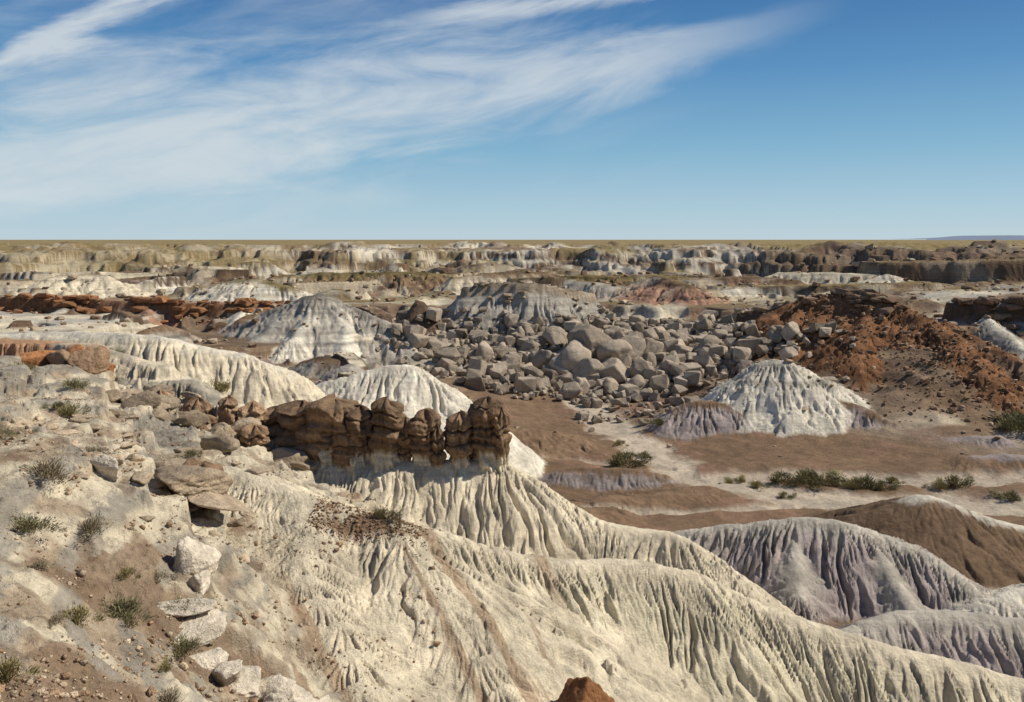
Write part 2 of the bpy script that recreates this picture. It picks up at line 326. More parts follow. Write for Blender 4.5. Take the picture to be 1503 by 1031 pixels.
def ground(x, y):
    x = np.asarray(x, float); y = np.asarray(y, float)
    i = np.interp(np.arctan2(x, y), th, np.arange(nc)); j = np.interp(np.log(np.hypot(x, y) + 1e-6), np.log(rs), np.arange(nr))
    i0 = np.clip(i.astype(int), 0, nc - 2); j0 = np.clip(j.astype(int), 0, nr - 2); fi = i - i0; fj = j - j0
    return (Hg[j0, i0] * (1 - fi) + Hg[j0, i0 + 1] * fi) * (1 - fj) + (Hg[j0 + 1, i0] * (1 - fi) + Hg[j0 + 1, i0 + 1] * fi) * fj

# ------------------------------------------------------------------ mesh helper
def mk(name, V, Fc, colr=None, mat=None, smooth=True):
    V = np.ascontiguousarray(V, F); Fc = np.ascontiguousarray(Fc, np.int32)
    me = bpy.data.meshes.new(name); k = Fc.shape[1]
    me.vertices.add(len(V)); me.vertices.foreach_set('co', V.ravel())
    me.loops.add(Fc.size); me.loops.foreach_set('vertex_index', Fc.ravel())
    me.polygons.add(len(Fc)); me.polygons.foreach_set('loop_start', np.arange(0, Fc.size, k, dtype=np.int32))
    try: me.polygons.foreach_set('loop_total', np.full(len(Fc), k, np.int32))
    except Exception: pass
    me.polygons.foreach_set('use_smooth', np.full(len(Fc), smooth, bool))
    if colr is not None:
        at = me.attributes.new('Col', 'FLOAT_COLOR', 'POINT')
        at.data.foreach_set('color', np.hstack([colr, np.ones((len(V), 1))]).astype(F).ravel())
    me.update(calc_edges=True)
    if mat: me.materials.append(mat)
    ob = bpy.data.objects.new(name, me); bpy.context.scene.collection.objects.link(ob)
    return ob

# ------------------------------------------------------------------ materials
def mat_earth(name, s1, s2, bump, strata=.0, spk=.25, rough=.95):
    m = bpy.data.materials.new(name); m.use_nodes = True; nt = m.node_tree; N = nt.nodes; L = nt.links
    b = N['Principled BSDF']; b.inputs['Roughness'].default_value = rough; b.inputs['Specular IOR Level'].default_value = .08
    at = N.new('ShaderNodeAttribute'); at.attribute_name = 'Col'
    tc = N.new('ShaderNodeTexCoord')
    def noise(scale, det, mp=None, r=.6):
        n = N.new('ShaderNodeTexNoise'); n.inputs['Scale'].default_value = scale; n.inputs['Detail'].default_value = det; n.inputs['Roughness'].default_value = r
        if mp:
            q = N.new('ShaderNodeMapping'); q.inputs['Scale'].default_value = mp; L.new(tc.outputs['Object'], q.inputs[0]); L.new(q.outputs[0], n.inputs[0])
        else: L.new(tc.outputs['Object'], n.inputs[0])
        return n.outputs['Fac']
    def mr(x, a, b_, c, d):
        q = N.new('ShaderNodeMapRange'); L.new(x, q.inputs[0])
        for i, v in enumerate((a, b_, c, d)): q.inputs[i + 1].default_value = v
        return q.outputs[0]
    def mul(a, b_):
        q = N.new('ShaderNodeMath'); q.operation = 'MULTIPLY'; L.new(a, q.inputs[0]); L.new(b_, q.inputs[1]); return q.outputs[0]
    n1 = noise(s1, 5, r=.65); n2 = noise(s2, 4, r=.75)
    f = mul(mr(n1, .3, .7, 1 - spk, 1 + spk), mr(n2, .3, .7, 1 - spk, 1 + spk))
    if strata:
        n3 = noise(1.0, 3, (.08, .08, 3.2)); f = mul(f, mr(n3, .35, .65, 1 - strata, 1 + strata))
    vm = N.new('ShaderNodeVectorMath'); vm.operation = 'SCALE'; L.new(at.outputs['Color'], vm.inputs[0]); L.new(f, vm.inputs['Scale'])
    L.new(vm.outputs[0], b.inputs['Base Color'])
    ad = N.new('ShaderNodeMath'); L.new(n1, ad.inputs[0])
    q = N.new('ShaderNodeMath'); q.operation = 'MULTIPLY'; q.inputs[1].default_value = .45; L.new(n2, q.inputs[0]); L.new(q.outputs[0], ad.inputs[1])
    bp = N.new('ShaderNodeBump'); bp.inputs['Strength'].default_value = .85; bp.inputs['Distance'].default_value = bump
    L.new(ad.outputs[0], bp.inputs['Height']); L.new(bp.outputs[0], b.inputs['Normal'])
    return m
M_T = mat_earth('badlands_clay', 1.9, 13.0, .24, strata=.12, spk=.18)
M_R = mat_earth('sandstone', 1.6, 8.0, .30, strata=.22, spk=.24)
M_B = mat_earth('boulder_stone', .9, 5.0, .35, spk=.24)
def mat_leaf():
    m = bpy.data.materials.new('dry_foliage'); m.use_nodes = True; nt = m.node_tree; b = nt.nodes['Principled BSDF']
    b.inputs['Roughness'].default_value = .8; b.inputs['Specular IOR Level'].default_value = .1
    at = nt.nodes.new('ShaderNodeAttribute'); at.attribute_name = 'Col'; nt.links.new(at.outputs['Color'], b.inputs['Base Color']); return m
M_L = mat_leaf()

# terrain
a = np.arange(nr - 1)[:, None] * nc + np.arange(nc - 1)[None]
Fc = np.stack([a, a + 1, a + nc + 1, a + nc], -1).reshape(-1, 4)[:, ::-1]
mk('badlands_terrain', np.stack([X, Y, H], 1), Fc, C, M_T)

# ------------------------------------------------------------------ rocks
def ico(s):
    bm = bmesh.new(); bmesh.ops.create_icosphere(bm, subdivisions=s, radius=1)
    V = np.array([v.co[:] for v in bm.verts]); T = np.array([[v.index for v in f.verts] for f in bm.faces]); bm.free(); return V, T
ICO = {s: ico(s) for s in (2, 3, 4, 5)}
def rockshape(s, rg, planes=11, rough=.07, soft=14):
    if s == 0:   # angular broken block: hull of a jittered box
        bm = bmesh.new()
        for sx in (-1, 1):
            for sy in (-1, 1):
                for sz in (-1, 1):
                    bm.verts.new(np.array([sx, sy, sz]) * rg.uniform(.32, .88, 3))
        for _ in range(5):
            q = rg.normal(size=3); bm.verts.new(q / np.linalg.norm(q) * rg.uniform(.65, 1.05))
        r_ = bmesh.ops.convex_hull(bm, input=bm.verts[:])
        dead = [g for g in (r_['geom_interior'] + r_['geom_unused']) if isinstance(g, bmesh.types.BMVert)]
        bmesh.ops.delete(bm, geom=list(set(dead)), context='VERTS')
        bmesh.ops.bevel(bm, geom=bm.edges[:], offset=.05, segments=2, affect='EDGES')
        bmesh.ops.triangulate(bm, faces=bm.faces[:]); bm.verts.index_update()
        V = np.array([v.co[:] for v in bm.verts]); T = np.array([[v.index for v in f.verts] for f in bm.faces]); bm.free()
        sd = rg.integers(1, 200)
        V = V * (1 + .08 * pn(V[:, 0] * 2.5 + V[:, 2], V[:, 1] * 2.5 - V[:, 2], sd))[:, None]
        return V, T
    V, T = ICO[s]
    n = rg.normal(size=(planes, 3)); n /= np.linalg.norm(n, axis=1)[:, None]; p = rg.uniform(.55, .95, planes)
    q = np.maximum(V @ n.T, 1e-3) / p[None]
    r = 1 / (np.sum(q ** soft, 1) ** (1 / soft)); r = np.minimum(r, 1.3)
    sd = rg.integers(1, 200)
    nz = pn(V[:, 0] * 1.8 + V[:, 2], V[:, 1] * 1.8 - V[:, 2], sd) + .5 * pn(V[:, 0] * 4 + V[:, 2] * 2, V[:, 1] * 4 + V[:, 2] * 3, sd + 3) + .3 * pn(V[:, 0] * 9 + V[:, 2] * 2, V[:, 1] * 9 + V[:, 2] * 7, sd + 5)
    lay = pn(V[:, 2] * 4 + .3 * V[:, 0], V[:, 2] * 0, sd + 7)
    return V * (r * (1 + rough * (nz + .5 * lay)))[:, None], T
def scatter(name, items, s, mat, planes=10, rough=.07, soft=14, nshape=14, seed=3, tilt=.25, flatsh=False):
    rg = np.random.default_rng(seed); sh = [rockshape(s, rg, planes, rough, soft) for _ in range(nshape)]
    VV = []; TT = []; CC = []; o = 0
    for (x, y, z, r, fx, fy, fz, c) in items:
        V, T = sh[rg.integers(nshape)]
        a = rg.uniform(0, 2 * np.pi); b = rg.normal() * tilt
        v = V * np.array([fx, fy, fz]) * r
        ca, sa, cb, sb = math.cos(a), math.sin(a), math.cos(b), math.sin(b)
        v = v @ np.array([[1, 0, 0], [0, cb, sb], [0, -sb, cb]]) @ np.array([[ca, sa, 0], [-sa, ca, 0], [0, 0, 1]])
        VV.append(v + np.array([x, y, z])); TT.append(T + o); o += len(V); CC.append(np.tile(np.clip(c, .03, .7), (len(V), 1)))
    return mk(name, np.vstack(VV), np.vstack(TT), np.vstack(CC), mat, smooth=not flatsh)

rg = np.random.default_rng(21)
BC = col((.35, .285, .215))
items = []
def addrock(L, x, y, r, c, f=(1, .85, .72), sink=.25, cv=.15, zmax=None):
    g = float(ground(x, y))
    if zmax is not None and g > zmax: return False
    z = g + r * f[2] * (1 - 2 * sink)
    L.append((x, y, z, r, f[0] * rg.uniform(.85, 1.2), f[1] * rg.uniform(.8, 1.2), f[2] * rg.uniform(.8, 1.2), np.array(c) * (1 + rg.normal() * cv)))
    return True
# giant boulders of the rock fall
for x, y, r in [(11,165,3.0),(14.5,167,3.7),(19,166,2.8),(14,161,2.4),(9,163,2.2),(22,166,2.9),(18,161,2.4),(6,167,2.4),(25,168,2.4),(29,165,1.9),(12,157,1.8),
                (0,166,2.0),(-5,168,2.2),(-9,165,1.8),(3,161,1.8),(23,161,1.8),(32,170,2.1),(37,172,2.0),(15,172,2.6),(20,173,2.4),(8,172,2.2),(-2,172,2.0),(17,156,1.6),(21,156,1.5)]:
    addrock(items, x, y, r, BC, sink=.12, f=(1, .85, .9))
scatter('fallen_boulders', items, 4, M_B, planes=8, rough=.055, soft=60, seed=19, tilt=.5)
items = []
n = 0
for _ in range(60000):
    if n >= 2500: break
    x = rg.uniform(-26, 62); y = rg.uniform(149, 200)
    dn = math.exp(-((x - 17) / 31) ** 2) * math.exp(-((y - 172) / 17) ** 2)
    if rg.random() > dn: continue
    r = min(2.1, .28 + rg.exponential(.46))
    if addrock(items, x, y, r, BC, sink=.15, f=(1.05, .9, .85), cv=.22, zmax=-16.2): n += 1
for i in range(260):   # ledge rubble
    x = rg.uniform(-22, 62); y = 191 + rg.normal() * 3 + 3 * math.sin(x / 9); addrock(items, x, y, rg.uniform(.3, 1.2), BC * 1.05, f=(1.3, .95, .6), sink=.2, zmax=-14.5)
for i in range(160):
    x = rg.uniform(10, 50); y = 144 + rg.normal() * 6; addrock(items, x, y, .2 + rg.exponential(.3), BC, zmax=-22)
scatter('boulder_field', items, 0, M_B, nshape=50, seed=9, tilt=.5, flatsh=True)
# rubble: red slope and scattered talus
items = []
for i in range(2000):
    t = rg.random(); x = 65 + rg.normal() * 8 + 4 * t; y = 174 - 48 * t + rg.normal() * 3
    addrock(items, x, y, min(.8, .08 + rg.exponential(.12)), BROWN * rg.uniform(.9, 1.9))
for i in range(3200):
    y = rg.uniform(110, 340); x = rg.uniform(-.6, .6) * y
    g = float(ground(x, y))
    if g < -25.5 and rg.random() > .12: continue
    addrock(items, x, y, (.12 + min(.9, rg.exponential(.24))) * (y / 190), (TAN if rg.random() < .6 else BROWN * 1.3), f=(1.2, 1, .6))
scatter('talus_rubble', items, 0, M_B, nshape=30, seed=10, flatsh=True)
# near gravel and stones on left slopes
items = []
for i in range(11000):
    y = rg.uniform(14, 55); u = rg.uniform(-.6, -.08); x = u * y + rg.normal() * .5
    if pn(np.array([x / 2.5]), np.array([y / 3.]), 140)[0] < .0: continue
    addrock(items, x, y, min(.16, .014 + rg.exponential(.022)), (BROWN * 1.8 if rg.random() < .5 else TAN * 1.2), sink=.2)
for i in range(1500):
    y = rg.uniform(37.2, 40.2); x = rg.uniform(-8.5, -3.5)
    addrock(items, x, y, min(.1, .014 + rg.exponential(.02)), BROWN * 1.5, sink=.2)
scatter('gravel_stones', items, 0, M_B, nshape=20, seed=12)

# pale sandstone boulders on the near slope
def bigrock(name, lst, s=5, planes=9, rough=.12, soft=11, seed=4, mat=M_R, sink=.25):
    it = []
    for x, y, r, f, c in lst: addrock(it, x, y, r, c, f=f, sink=sink, cv=.05)
    return scatter(name, it, s, mat, planes, rough, soft, nshape=max(6, len(lst)), seed=seed)
PW = col((.64, .55, .43))
bigrock('pale_boulder', [(-10.2,29,.75,(.9,.8,.95),PW),(-9.7,28.3,.45,(1,.8,.7),PW)], seed=31, sink=.3)
bigrock('pale_boulder', [(-14.5,32.5,.6,(1.1,.8,.7),PW)], seed=32)
bigrock('sandstone_outcrop', [(-8.9,25.6,.6,(1.5,1,.45),PW),(-8.4,24.8,.6,(1.4,1,.55),PW),(-7.7,24.5,.5,(1.3,1,.7),PW),(-7.2,24.8,.5,(1.3,1,.7),PW),(-6.7,25.1,.5,(1.3,1,.6),PW),(-6.1,25.4,.5,(1.3,1,.7),PW),(-5.5,25.7,.45,(1.2,1,.6),PW),(-5.0,26.0,.4,(1.2,1,.6),PW),(-9.6,26.2,.5,(1.6,1,.45),PW),(-4.6,25.4,.3,(1.2,1,.6),PW),(-6.4,24.4,.3,(1.2,1,.6),PW)], seed=33, sink=.2)
bigrock('orange_sandstone_slab', [(2.5,30.6,1.0,(1.2,.9,.6),ORANGE*.7),(1.8,30.2,.6,(1.1,.9,.5),TAN),(3.2,30.3,.5,(1.1,.9,.5),TAN)], seed=35, soft=16, sink=-.35)
bigrock('overhanging_rock', [(-12.6,36,1.15,(1.3,.9,.4),TAN*.9),(-12.0,35.6,1.05,(1.4,.9,.25),TAN)], seed=36, soft=20, sink=-.6)
bigrock('shadow_pedestal', [(-13.1,36.5,.8,(1,.9,1.0),BROWN*1.4),(-12.3,36.5,.8,(1.2,.9,1.1),BROWN*1.3)], seed=39, soft=16, sink=.1)  # dark rock added to stand in for the shadow under the slab
bigrock('orange_boulder_group', [(-30.5,62,1.3,(1.2,.9,.75),BROWN*1.7),(-28.6,61,1.1,(1.1,.9,.95),BROWN*1.7),(-32.5,63,1.2,(1.3,.9,.6),ORANGE*.8),(-31.5,64.5,1.6,(1.5,1,.5),ORANGE),(-35,65,1.5,(1.8,1,.45),ORANGE),(-33.5,64.5,.8,(1,.9,.9),ORANGE*.7),(-27.4,61.5,.6,(1,.9,.8),TAN),(-29.8,63.2,1.1,(1.5,1,.5),ORANGE*.8)], seed=37, soft=14, sink=.08)
lst = []
for i in range(40):
    x = -25 + 12 * rg.random(); y = 57 + rg.normal() * 2.4
    lst.append((x, y, rg.uniform(.3, .85), (1.4, .9, rg.uniform(.4, .9)), TAN * rg.uniform(.6, 1.05)))
for i in range(70):
    y = rg.uniform(28, 50); x = -.40 * y + rg.normal() * 3
    if x > -.27 * y: continue
    lst.append((x, y, rg.uniform(.12, .42), (1.5, .9, rg.uniform(.3, .65)), TAN * rg.uniform(.8, 1.35)))
bigrock('sandstone_ledges', lst, s=4, seed=38, soft=22, planes=8, rough=.09)

# ------------------------------------------------------------------ hoodoos
def column(cx, cy, z0, z1, rx, ry, prof, seed, col0, col1, na=120, nl=150):
    A = np.linspace(0, 2 * np.pi, na, endpoint=False); p = np.linspace(0, 1, nl)
    pr = np.interp(p, [q[0] for q in prof], [q[1] for q in prof])
    PP, AA = np.meshgrid(p, A, indexing='ij'); z = z0 + (z1 - z0) * PP
    ca, sa = np.cos(AA), np.sin(AA); ex = 2.6 + (seed % 3) * .8
    rot = seed * .9; c_, s_ = np.cos(AA + rot), np.sin(AA + rot)
    sq = (np.abs(c_) ** ex + np.abs(s_) ** ex) ** (-1 / ex)
    zt = z + .16 * pn(ca * .8, sa * .8 + z * .2, seed)
    lay = pn(zt * 3.4, z * 0 + seed * 1.37, 7)
    g = 1 - np.minimum(1, np.abs(pn(zt * .85, z * 0 + seed * .77, 9)) * 8)
    vc = 1 - np.minimum(1, np.abs(pn(ca * 1.1 + seed, sa * 1.1 + z * .12, seed + 6)) * 9)
    hp = ss(PP, .5, .56)
    nz = .22 * pn(ca * 1.1 + z * .5, sa * 1.1 + z * .6, seed) + .14 * pn(ca * 2.6 + z * 1.4, sa * 2.6 - z, seed + 2) + .07 * pn(ca * 6 + z * 2, sa * 6 - z * 2, seed + 3)
    flute = -.20 * (1 - hp) * (1 - np.minimum(1, np.abs(pn(AA * 2.4, z * .2, seed + 12)) * 2.5))
    rad = pr[:, None] * sq * (1 + hp * (.11 * lay - .30 * g - .14 * vc) + nz + flute)
    rad *= np.clip((1 - PP) * 15, 0, 1) ** .5
    x = cx + rx * rad * ca + .12 * pn(z * .6, z * 0, seed + 4); y = cy + ry * rad * sa
    z = z + .40 * (PP ** 3) * pn(ca * 1.3, sa * 1.3, seed + 15)
    V = np.stack([x, y, z], -1).reshape(-1, 3)
    i = np.arange(nl - 1)[:, None] * na; j = np.arange(na)[None]; j2 = (j + 1) % na
    Q = np.stack([i + j, i + j2, i + na + j2, i + na + j], -1).reshape(-1, 4)
    t = ss(PP + .05 * pn(ca * 2, sa * 2, seed), .45, .54)[..., None]
    cc = (col0 * (1 - t) + col1 * t) * (1 + .28 * lay + .2 * nz)[..., None]
    return V, Q, np.clip(cc, .03, .7).reshape(-1, 3)
HB = col((.215, .140, .085)); HC = CREAM
mush = [(0, 1.7), (.25, 1.25), (.42, .88), (.50, .74), (.55, .98), (.66, 1.08), (.71, .84), (.77, 1.04), (.9, 1.0), (1, .8)]
mus2 = [(0, 1.7), (.25, 1.25), (.40, .86), (.49, .72), (.54, .90), (.62, .95), (.67, .74), (.74, 1.1), (.88, 1.05), (1, .85)]
blk = [(0, 1.4), (.25, 1.15), (.42, .88), (.50, .80), (.56, .98), (.7, 1.03), (.78, .92), (.84, 1.02), (.92, 1.04), (1, .9)]
specs = [(-13.4, 58.4, -16, -10.4, 1.5, 1.5, blk), (-11.2, 57.7, -16, -10.0, 1.6, 1.6, blk), (-9.6, 57.3, -16, -10.6, .9, 1.3, mus2),
         (-12.3, 57.2, -16, -11.5, 1.1, .8, mush), (-10.3, 56.7, -16.3, -11.7, .9, .7, mush),
         (-7.8, 57.0, -16.2, -10.1, .9, 1.1, mush), (-6.75, 57.3, -16.2, -11.3, .55, .8, mus2), (-5.5, 57.0, -16.2, -10.7, .95, 1.0, mus2), (-4.6, 56.6, -16.2, -11.8, .4, .6, mush),
         (-3.3, 57.0, -16.2, -10.9, .8, 1.0, mush), (-1.6, 57.2, -16.4, -10.0, .95, 1.2, blk), (-.75, 56.8, -16.4, -10.5, .6, .8, blk), (-2.5, 57.8, -16.2, -11.4, .5, .8, mus2),
         (-15.2, 59.7, -15.5, -11.0, 1.2, 1.1, blk), (-16.9, 59.2, -15, -10.6, .8, .9, mush), (-18.3, 58.7, -15, -10.2, .6, .7, blk), (-20.3, 58.9, -14.6, -10.3, .8, .9, mus2),
         (-22.2, 57.5, -14, -9.6, .7, .8, mush), (-19.2, 56.8, -14.6, -10.9, .7, .8, blk), (-16.0, 56.6, -15, -11.6, .9, .8, mus2)]
VV = []; QQ = []; CC = []; o = 0
for i, s in enumerate(specs):
    V, Q, cc = column(*s, 40 + i * 5, HC * .9, HB * (1.0 + .2 * math.sin(i * 2.3)) * (1.6 if i > 12 else 1))
    VV.append(V); QQ.append(Q + o); CC.append(cc); o += len(V)
mk('hoodoo_rock_formation', np.vstack(VV), np.vstack(QQ), np.vstack(CC), M_R)

# ledge caps in the middle distance
def capline(name, pts, n, r, c, f=(1.5, 1, .5), seed=5, jit=1.2):
    it = []; p = cr([(a, b, 0) for a, b in pts], 6); L = len(p) - 1
    for i in range(n):
        t = rg.random() * L; k = min(int(t), L - 1); q = p[k] * (1 - (t - k)) + p[k + 1] * (t - k)
        addrock(it, q[0] + rg.normal() * jit, q[1] + rg.normal() * jit, r * (.35 + min(1.3, rg.exponential(.6))), c, f=f, sink=.2)
    scatter(name, it, 0, M_B, nshape=20, seed=seed, tilt=.15, flatsh=True)
capline('caprock_ledge', [(-110,192),(-85,187),(-60,185),(-45,189)], 150, .9, RED * 1.3, seed=51)
capline('caprock_ledge', [(57,176),(64,170),(68,164)], 80, .85, DARK * 1.7, seed=52)
capline('caprock_ledge', [(84,168),(95,162.5),(112,157)], 90, .9, DARK * 1.6, seed=53)
capline('caprock_ledge', [(24,184),(40,186),(56,182)], 90, .8, TAN * .8, seed=54)
capline('caprock_ledge', [(-9,190.5),(5,190)], 24, .7, TAN * .8, seed=55, jit=1.2)

# ------------------------------------------------------------------ shrubs
def shrubmesh(seed, n=900, c0=(.14, .135, .07), c1=(.27, .235, .125), up=.5):
    rg = np.random.default_rng(seed); VV = []; CC = []
    cl = rg.normal(size=(14, 3)) * np.array([.45, .45, .2]) + np.array([0, 0, .38])
    k = rg.integers(0, 14, n); base = cl[k] + rg.normal(size=(n, 3)) * .16; base[:, 2] = np.abs(base[:, 2])
    d = base * np.array([1, 1, .6]) + rg.normal(size=(n, 3)) * .25; d[:, 2] = np.abs(d[:, 2]) + up; d /= np.linalg.norm(d, axis=1)[:, None]
    sd = np.cross(d, rg.normal(size=(n, 3))); sd /= np.linalg.norm(sd, axis=1)[:, None]
    ln = rg.uniform(.10, .24, n)[:, None]; w = rg.uniform(.012, .035, n)[:, None]
    V = np.stack([base - sd * w, base + sd * w, base + d * ln + sd * w * .3, base + d * ln - sd * w * .3], 1).reshape(-1, 3)
    t = (rg.random(n) * .6 + .4 * rg.random(14)[k])[:, None]; c = np.array(c0) * (1 - t) + np.array(c1) * t
    return V, np.arange(4 * n).reshape(-1, 4), np.repeat(c, 4, 0)
kinds = {'g': shrubmesh(1, 1300), 'y': shrubmesh(2, 1300, (.22, .19, .09), (.40, .33, .16), .7), 'd': shrubmesh(3, 1000, (.20, .155, .10), (.33, .28, .18), .4), 'o': shrubmesh(4, 1500, (.14, .13, .06), (.29, .25, .12))}
meshes = {}
for kx, (V, Q, c) in kinds.items():
    ob = mk('tmp', V, Q, c, M_L, False); meshes[kx] = ob.data; ob.data.name = 'shrub_leaves_' + kx; bpy.data.objects.remove(ob)
def shrub(x, y, w, k='g', nm='desert_shrub', fz=1.0):
    ob = bpy.data.objects.new(nm, meshes[k]); bpy.context.scene.collection.objects.link(ob)
    ob.location = (x, y, float(ground(x, y)) - .05 * w); ob.scale = (w * .62, w * .62, w * .6 * fz); ob.rotation_euler = (0, 0, x * 7.3 + y)
for s in [(-10.4,24,1.0,'g'),(-10.0,23.6,.7,'g'),(-12.5,27,.9,'d'),(-14.8,29,1.1,'d'),(-18.8,40,.9,'y'),(-10.3,21.5,.75,'y'),(-8.7,24,.8,'g'),(-6.3,24,.9,'d'),(-5.7,23.6,.6,'y'),
          (-8.7,27,.5,'y'),(-9.3,27,.4,'g'),(-10.5,27,.55,'d'),(-9.6,26,.5,'g'),(-11,26,.5,'y'),(-22,45,1.1,'y'),(-23,46,.8,'g'),(-5,38.6,.9,'d'),(-5.7,38.9,.7,'y'),(-8.6,15.5,.6,'y'),(-7,18.5,.6,'d'),
          (-13.5,25.5,.8,'g'),(-12,23,.5,'d'),(-16,35,.8,'d'),(-19,33,1,'g'),(-25,52,1.1,'g'),(-30,56,1.2,'y'),(-15.5,44,.7,'g'),(-9.8,19.5,.4,'d'),(-8.2,21.5,.4,'y'),(-31,70,1.4,'g'),(-21,66,1.5,'y')]:
    shrub(*s)
for s in [(13.4,110,3.4,'o'),(16.6,115,1.9,'o'),(20.7,129,2,'o'),(14.5,122,1.6,'y'),(32.6,101,3,'o'),(30,101.5,2.6,'o'),(35,101,3.0,'y'),(33.5,103,2.6,'o'),(27,100.5,1.8,'y'),(38.5,99.5,3,'o'),(37,99,2.2,'y'),
          (40,98.5,2.2,'o'),(48.5,99.5,2.6,'o'),(46.5,99,2.0,'y'),(26,104,1.6,'y'),(24.5,103,1.4,'y'),(65.5,119,4,'o'),(68.5,121,4.5,'o'),(68,124,4,'g'),(52,95,2,'o'),(29,97,1.4,'o'),(43,103,1.8,'y')]:
    shrub(*s, nm='valley_bush', fz=.75)
# grass tufts across the benches (one object)
VV = []; QQ = []; CC = []; o = 0
V0, Q0, C0 = shrubmesh(9, 22, (.15, .13, .06), (.31, .25, .12), .6)
for i in range(6500):
    y = math.exp(rg.uniform(math.log(100), math.log(420))); x = rg.uniform(-.62, .62) * y
    if pn(np.array([x / 30]), np.array([y / 30]), 150)[0] < -.05: continue
    s = rg.uniform(.35, 1.0) * (y / 200) ** .5
    VV.append(V0 * s * np.array([1, 1, .7]) * 1.1 + np.array([x, y, float(ground(x, y)) - .05])); QQ.append(Q0 + o); o += len(V0); CC.append(C0 * rg.uniform(.7, 1.3))
for i in range(1200):
    y = rg.uniform(16, 60); x = rg.uniform(-.6, -.2) * y
    s = rg.uniform(.08, .22)
    VV.append(V0 * s * np.array([1, 1, .8]) * 1.1 + np.array([x, y, float(ground(x, y)) - .01])); QQ.append(Q0 + o); o += len(V0); CC.append(C0 * rg.uniform(.9, 1.5))
mk('grass_tufts', np.vstack(VV), np.vstack(QQ), np.vstack(CC), M_L, False)

# distant mesa, haze painted in as a bluish base colour
V = []
xs = np.linspace(2300, 4200, 60)
for t in xs:
    h = 2 + 22 * ss(t, 2350, 2800) + 4 * pn(np.array([t / 160]), np.array([1.]), 5)[0]
    V += [(t, 5000, -8), (t, 5060, h * .6), (t, 5110, h), (t, 5600, h)]
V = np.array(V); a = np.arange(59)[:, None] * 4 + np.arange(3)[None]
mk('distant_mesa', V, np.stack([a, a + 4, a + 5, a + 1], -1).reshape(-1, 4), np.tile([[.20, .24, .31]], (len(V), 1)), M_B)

# ------------------------------------------------------------------ light, sky
SA, SE = math.radians(82), math.radians(45)
sd = Vector((math.sin(SA) * math.cos(SE), math.cos(SA) * math.cos(SE), math.sin(SE)))
su = bpy.data.lights.new('sun', 'SUN'); su.energy = 5.0; su.angle = math.radians(.5); su.color = (1, .94, .82)
so = bpy.data.objects.new('sun', su); so.rotation_euler = (-sd).to_track_quat('-Z', 'Y').to_euler(); bpy.context.scene.collection.objects.link(so)

w = bpy.data.worlds.new('World'); bpy.context.scene.world = w; w.use_nodes = True
nt = w.node_tree; N = nt.nodes; L = nt.links; bg = N['Background']; bg.inputs['Strength'].default_value = .085
sky = N.new('ShaderNodeTexSky'); sky.sky_type = 'NISHITA'; sky.sun_disc = False; sky.sun_elevation = SE; sky.sun_rotation = SA; sky.altitude = 1700; sky.dust_density = .3; sky.ozone_density = 2.0
tc = N.new('ShaderNodeTexCoord'); sp = N.new('ShaderNodeSeparateXYZ'); L.new(tc.outputs['Generated'], sp.inputs[0])
def M(op, a, b=None, c=None, clamp=False):
    n = N.new('ShaderNodeMath'); n.operation = op; n.use_clamp = clamp
    for i, v in enumerate((a, b, c)):
        if v is None: continue
        if isinstance(v, (int, float)): n.inputs[i].default_value = v
        else: L.new(v, n.inputs[i])
    return n.outputs[0]
def MR(x, a, b, c=0., d=1.):
    q = N.new('ShaderNodeMapRange'); q.interpolation_type = 'SMOOTHSTEP'; L.new(x, q.inputs[0])
    for i, v in enumerate((a, b, c, d)): q.inputs[i + 1].default_value = v
    return q.outputs[0]
yy = M('MAXIMUM', sp.outputs[1], .08)
A_ = M('DIVIDE', sp.outputs[0], yy); B_ = M('DIVIDE', sp.outputs[2], yy)
E = M('SUBTRACT', M('SUBTRACT', M('SUBTRACT', B_, .170), M('MULTIPLY', A_, .13)), M('MULTIPLY', M('MAXIMUM', A_, 0), .12))
def NZ(sx, sy, det, off, dist=.0, r=.55):
    cv = N.new('ShaderNodeCombineXYZ'); L.new(M('MULTIPLY', A_, sx), cv.inputs[0]); L.new(M('MULTIPLY', E, sy), cv.inputs[1]); cv.inputs[2].default_value = off
    n = N.new('ShaderNodeTexNoise'); n.inputs['Scale'].default_value = 1; n.inputs['Detail'].default_value = det; n.inputs['Distortion'].default_value = dist; n.inputs['Roughness'].default_value = r
    L.new(cv.outputs[0], n.inputs[0]); return n.outputs['Fac']
n1 = NZ(4.4, 17, 9, 2.7, .7); n2 = NZ(11, 40, 6, 5.1, .9, .6); nlow = NZ(2.5, 6, 3, 8.8)
nn = M('ADD', M('MULTIPLY', M('SUBTRACT', n1, .5), 4.4), M('MULTIPLY', M('SUBTRACT', n2, .5), 1.0))
wd = MR(A_, -.1, .33, .064, .014)
wd = M('MULTIPLY', wd, MR(A_, -.62, -.25, .9, 1.0))
e1 = M('ADD', E, M('MULTIPLY', M('SUBTRACT', nlow, .5), .05))
m1 = M('SUBTRACT', 1.3, M('DIVIDE', M('ABSOLUTE', e1), wd))
c1 = M('MULTIPLY', MR(M('ADD', m1, nn), -.5, 1.7), MR(A_, .40, .02))
E2 = M('SUBTRACT', M('SUBTRACT', B_, .475), M('MULTIPLY', A_, .5))
m2 = M('SUBTRACT', 1.0, M('DIVIDE', M('ABSOLUTE', E2), .034))
c2_ = M('MULTIPLY', MR(M('ADD', m2, nn), 0, 1.4), MR(A_, -.25, -.4))
E3 = M('SUBTRACT', M('SUBTRACT', B_, .255), M('MULTIPLY', A_, .12))
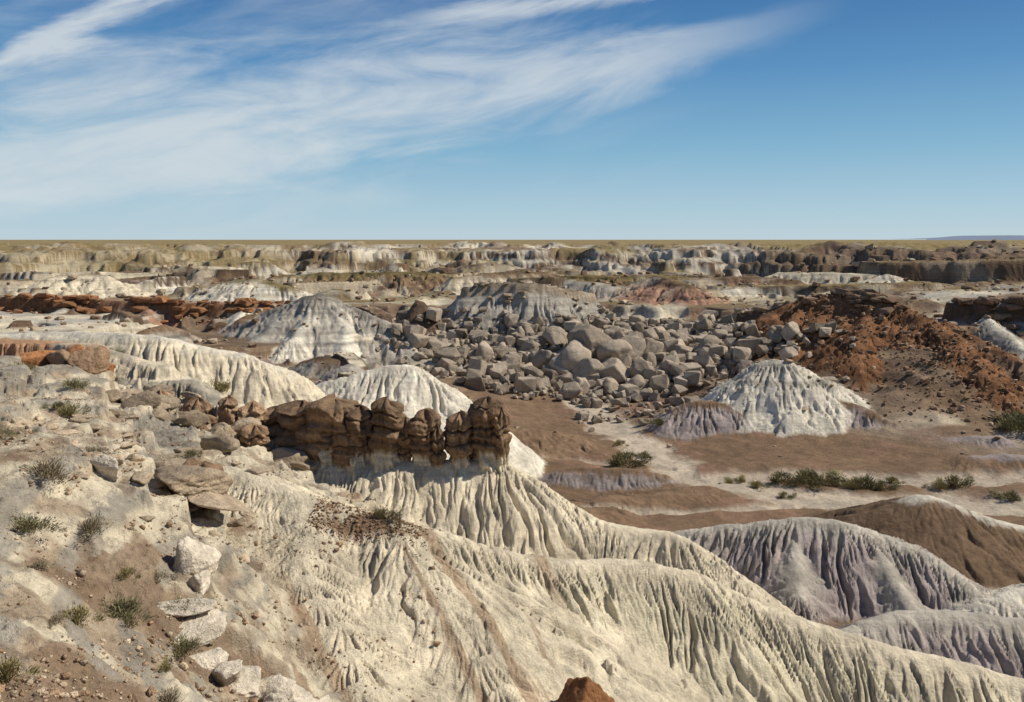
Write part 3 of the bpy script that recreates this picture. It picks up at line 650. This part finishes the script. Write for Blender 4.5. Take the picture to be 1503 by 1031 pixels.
c3 = M('MULTIPLY', MR(M('ADD', M('SUBTRACT', 1.0, M('DIVIDE', M('ABSOLUTE', E3), .022)), nn), 0, 1.4), M('MULTIPLY', MR(A_, -.18, -.02), MR(A_, .45, .2)))
E4 = M('SUBTRACT', M('SUBTRACT', B_, .05), M('MULTIPLY', A_, .03))
c4 = M('MULTIPLY', MR(M('ADD', M('SUBTRACT', .9, M('DIVIDE', M('ABSOLUTE', E4), .045)), nn), 0, 1.8), MR(A_, .15, -.3, 0, .4))
c5 = M('MULTIPLY', MR(M('ADD', nn, M('MULTIPLY', nlow, .8)), -.3, 1.6), M('MULTIPLY', MR(A_, .30, -.15, 0, .38), MR(B_, .02, .08)))
cl = M('MULTIPLY', M('MAXIMUM', c5, M('MAXIMUM', M('MAXIMUM', c1, c2_), M('MAXIMUM', c3, c4))), .80)
# clear-air colour by elevation, over the physical sky
el = M('ARCTAN2', sp.outputs[2], M('SQRT', M('ADD', M('MULTIPLY', sp.outputs[0], sp.outputs[0]), M('MULTIPLY', sp.outputs[1], sp.outputs[1]))))
rp = N.new('ShaderNodeValToRGB'); L.new(M('DIVIDE', el, .5), rp.inputs[0])
cr_ = rp.color_ramp; cr_.elements[0].position = 0; cr_.elements[0].color = (.52, .67, .77, 1); cr_.elements[1].position = 1; cr_.elements[1].color = (.02, .085, .25, 1)
for ps, cc in ((.06, (.43, .63, .76, 1)), (.20, (.23, .48, .68, 1)), (.36, (.10, .30, .57, 1)), (.54, (.04, .17, .42, 1))):
    q = cr_.elements.new(ps); q.color = cc
sc_ = N.new('ShaderNodeVectorMath'); sc_.operation = 'SCALE'; L.new(rp.outputs[0], sc_.inputs[0]); sc_.inputs['Scale'].default_value = 11.0
m0 = N.new('ShaderNodeMix'); m0.data_type = 'RGBA'; m0.inputs[0].default_value = .85; L.new(sky.outputs[0], m0.inputs[6]); L.new(sc_.outputs[0], m0.inputs[7])
mx = N.new('ShaderNodeMix'); mx.data_type = 'RGBA'; L.new(cl, mx.inputs[0]); L.new(m0.outputs[2], mx.inputs[6]); mx.inputs[7].default_value = (7.8, 8.4, 8.7, 1)
L.new(mx.outputs[2], bg.inputs['Color'])

# ------------------------------------------------------------------ camera
cd = bpy.data.cameras.new('camera'); cd.lens = 32; cd.sensor_width = 36; cd.shift_y = -163.5 / 1503; cd.clip_end = 40000; cd.clip_start = .1
co = bpy.data.objects.new('camera', cd); co.location = (0, 0, 0); co.rotation_euler = (math.radians(90), 0, 0)
bpy.context.scene.collection.objects.link(co); bpy.context.scene.camera = co
sc = bpy.context.scene; sc.view_settings.view_transform = 'Standard'; sc.view_settings.look = 'None'; sc.view_settings.exposure = 0
